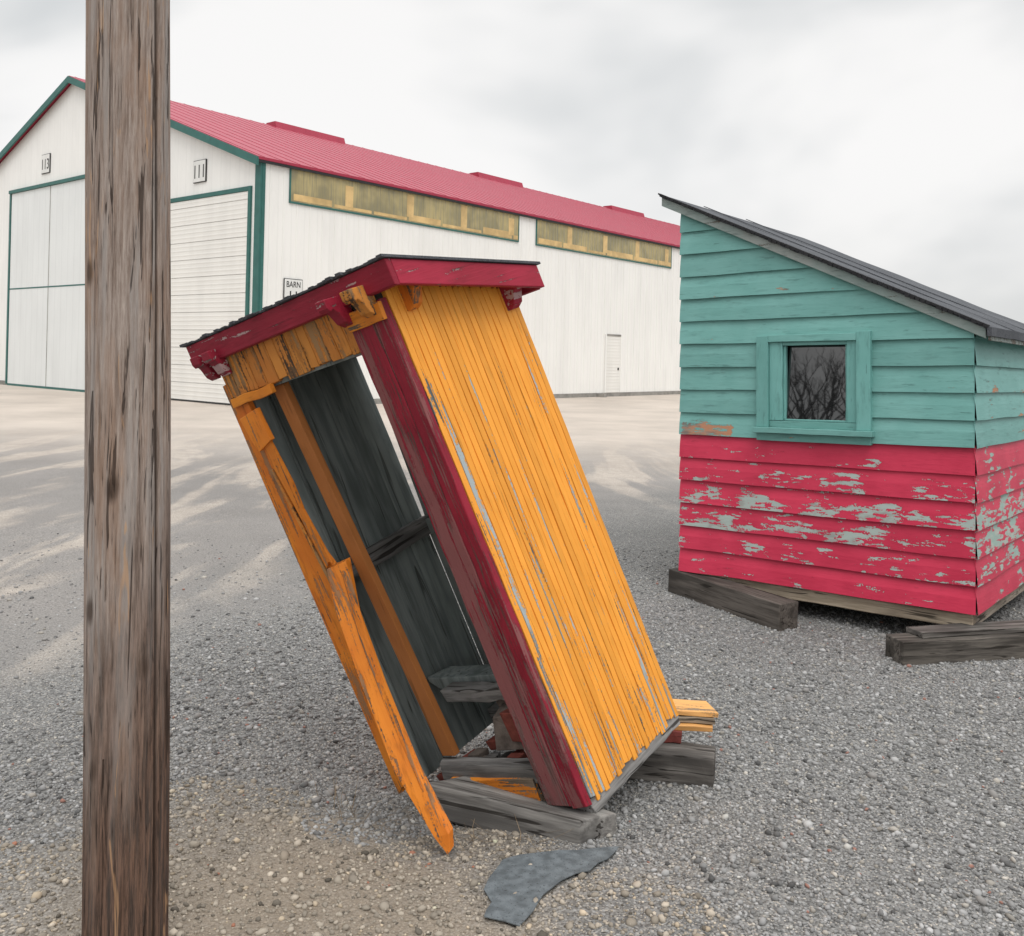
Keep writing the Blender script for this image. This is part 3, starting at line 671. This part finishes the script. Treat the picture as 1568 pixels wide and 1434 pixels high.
B=HB(); slab(u0,u1,d0,d0+.038,-.050,0,redx,peel=.14); slab(u0,u0+.024,d0+.0385,d1,-.048,.0,redy,peel=.12); slab(u1-.024,u1,d0+.0385,d1,-.05,0,redy,peel=.1); slab(u0+.024,u1-.024,d1-.035,d1,-.05,0,redx)
B.make("roof_fascia",hut,bevel=.003)
B=HB(); 
n_=46
for i in range(n_):
    a0=u0-.010+(u1-u0+.02)*i/n_; a1=u0-.010+(u1-u0+.02)*(i+1)/n_
    j=random.uniform(-.018,.012); j2=random.uniform(0,.003)
    slab(a0,a1,d0-.010+j,d1+.02,.001,.004+j2,roofing)
B.make("roof_shingles",hut)
def corb(u,d,diru,L,m,wd=.045):
    prof=[(0,0),(1,0),(1,-.28),(.88,-.42),(.75,-.36),(.62,-.5),(.45,-.85),(.2,-1),(0,-1)]
    if diru: pts=[(u-a*L/LU,d,rtop(d)-.024+b_*.06) for a,b_ in prof]; B.prism(pts,(0,wd/LD,0),m,peel=.25)
    else: pts=[(u,d-a*L/LD,rtop(d)-.024+b_*.06) for a,b_ in prof]; B.prism(pts,(wd/LU,0,0),m,peel=.25)
B=HB()
corb(-.02,.10,True,.085,org,.04); corb(-.02,.88,True,.085,redy); corb(.0,-.05,False,.085,hdr); corb(.13,-.05,False,.09,redx); corb(1.0,-.05,False,.06,redx); corb(.92,-.05,False,.06,redx)
B.make("corbels",hut,bevel=.003)

block("timber_beam",[(.262,3.10),(.395,3.16),(-.05,3.46),(-.28,3.34)],-.05,.066,wood_mat("grey_beam",(.16,.15,.14),(.32,.305,.285),(.10,.095,.09),'x'),(-.9,.4,0))
block("timber_block",[(.47,3.60),(.80,3.53),(.835,3.66),(.5,3.74)],-.02,.095,greyb,(.97,-.2,0))
block("timber_block",[(.50,3.70),(.70,3.66),(.73,3.80),(.52,3.84)],.096,.145,paint_mat("red_block",(.16,.03,.03),(.2,.05,.04),(.15,.12,.1),(.08,.06,.05),'x',.55,.03),(.97,-.2,0),.003)
ystk=paint_mat("yellow_board_stack",(.60,.30,.10),(.70,.36,.12),(.35,.25,.15),(.18,.13,.09),'x',.55,.03)
for i in range(3):
    block("yellow_board",[(.42,3.70+i*.02),(.82+.015*i,3.66+.02*i),(.85-.01*i,3.80+.02*i),(.45,3.85)],.147+i*.021,.165+i*.021,[ystk,oldw,ystk][i],(.97,-.1,0),.002)

B=MB(); sp=[(.01,2.97),(.06,3.0),(.13,3.015),(.19,3.03),(.25,3.03),(.32,3.05),(.39,3.06),(.37,3.02),(.345,2.98),(.31,2.95),(.28,2.90),(.235,2.88),(.19,2.84),(.16,2.80),(.13,2.76),(.10,2.68),(.06,2.61),(.02,2.63),(-.04,2.65),(-.035,2.68),(-.02,2.72),(-.045,2.79),(-.03,2.86),(-.01,2.91)]
P=[(x,y,gz(x,y)+.010) for x,y in sp]+[(x,y,gz(x,y)+.013) for x,y in sp]; n_=len(sp)
B.add(P,[tuple(range(n_-1,-1,-1)),tuple(range(n_,2*n_))]+[(i,(i+1)%n_,n_+(i+1)%n_,n_+i) for i in range(n_)],plain_mat("slate_grey_roofing",(.125,.142,.152),.3,.75,30,bump=.6,bscale=180,dirt=((.035,.035,.037),.8)),off=0)
B.make("roofing_scrap")

# dry weeds
B=MB(); strw=plain_mat("dry_stem",(.22,.16,.10),.3,.9)
for _ in range(34):
    cx,cy=random.choice([(-.58,3.35),(-.62,3.5),(-.1,3.12),(.08,3.1)]); x=cx+random.gauss(0,.05); y=cy+random.gauss(0,.04); p=Vector((x,y,gz(x,y))); d=Vector((random.gauss(0,.35),random.gauss(0,.35),1)).normalized(); L=random.uniform(.04,.16)/3
    if cy<3.2: d=Vector((random.gauss(0,1),random.gauss(0,.5),.35)).normalized()
    for s_i in range(3):
        q=p+d*L; a=.0011*(1-s_i*.25)
        B.prism([tuple(p+Vector((-a,0,0))),tuple(p+Vector((a,0,0))),tuple(p+Vector((0,a*1.5,0)))],tuple(q-p),strw); p=q; d=(d+Vector((random.gauss(0,.2),random.gauss(0,.2),0))).normalized()
B.make("dry_weeds")

# ------------------------------------------------------------ bare trees (seen reflected in the shed window)
bark=plain_mat("bark",(.05,.042,.036),.2,.9)
def tree(name,loc,h,seed):
    rr=random.Random(seed); B=MB()
    def seg(p,q,r0,r1):
        d=(q-p).normalized(); a=d.orthogonal().normalized(); c=d.cross(a); k=4
        P=[tuple(p+(a*math.cos(2*math.pi*i/k)+c*math.sin(2*math.pi*i/k))*r0) for i in range(k)]+[tuple(q+(a*math.cos(2*math.pi*i/k)+c*math.sin(2*math.pi*i/k))*r1) for i in range(k)]
        B.add(P,[(i,(i+1)%k,k+(i+1)%k,k+i) for i in range(k)],bark,off=0,rnd=.5)
    def grow(p,d,L,r,dep):
        n=3
        for i in range(n):
            d=(d+Vector((rr.uniform(-.16,.16),rr.uniform(-.16,.16),rr.uniform(-.03,.14)))).normalized()
            q=p+d*L/n; seg(p,q,r,r*.88); p=q; r*=.88
        if dep==0: return
        for _ in range(rr.choice([2,3,3])):
            nd=(d+Vector((rr.uniform(-.8,.8),rr.uniform(-.8,.8),rr.uniform(-.1,.5)))).normalized(); grow(p,nd,L*rr.uniform(.62,.85),r*rr.uniform(.6,.8),dep-1)
    grow(Vector((0,0,-.1)),Vector((0,0,1)),h*.16,h*.020,5)
    B.make(name,None,loc=loc)
for i,(x,y,h) in enumerate([(-7.2,.5,7),(-9.0,-.6,8),(-9.6,.6,7.5),(-11.5,-1.3,9),(-12.5,-3.0,10),(-8.3,-1.8,7)]):
    tree("bare_tree",(x,y,0),h,i+3)
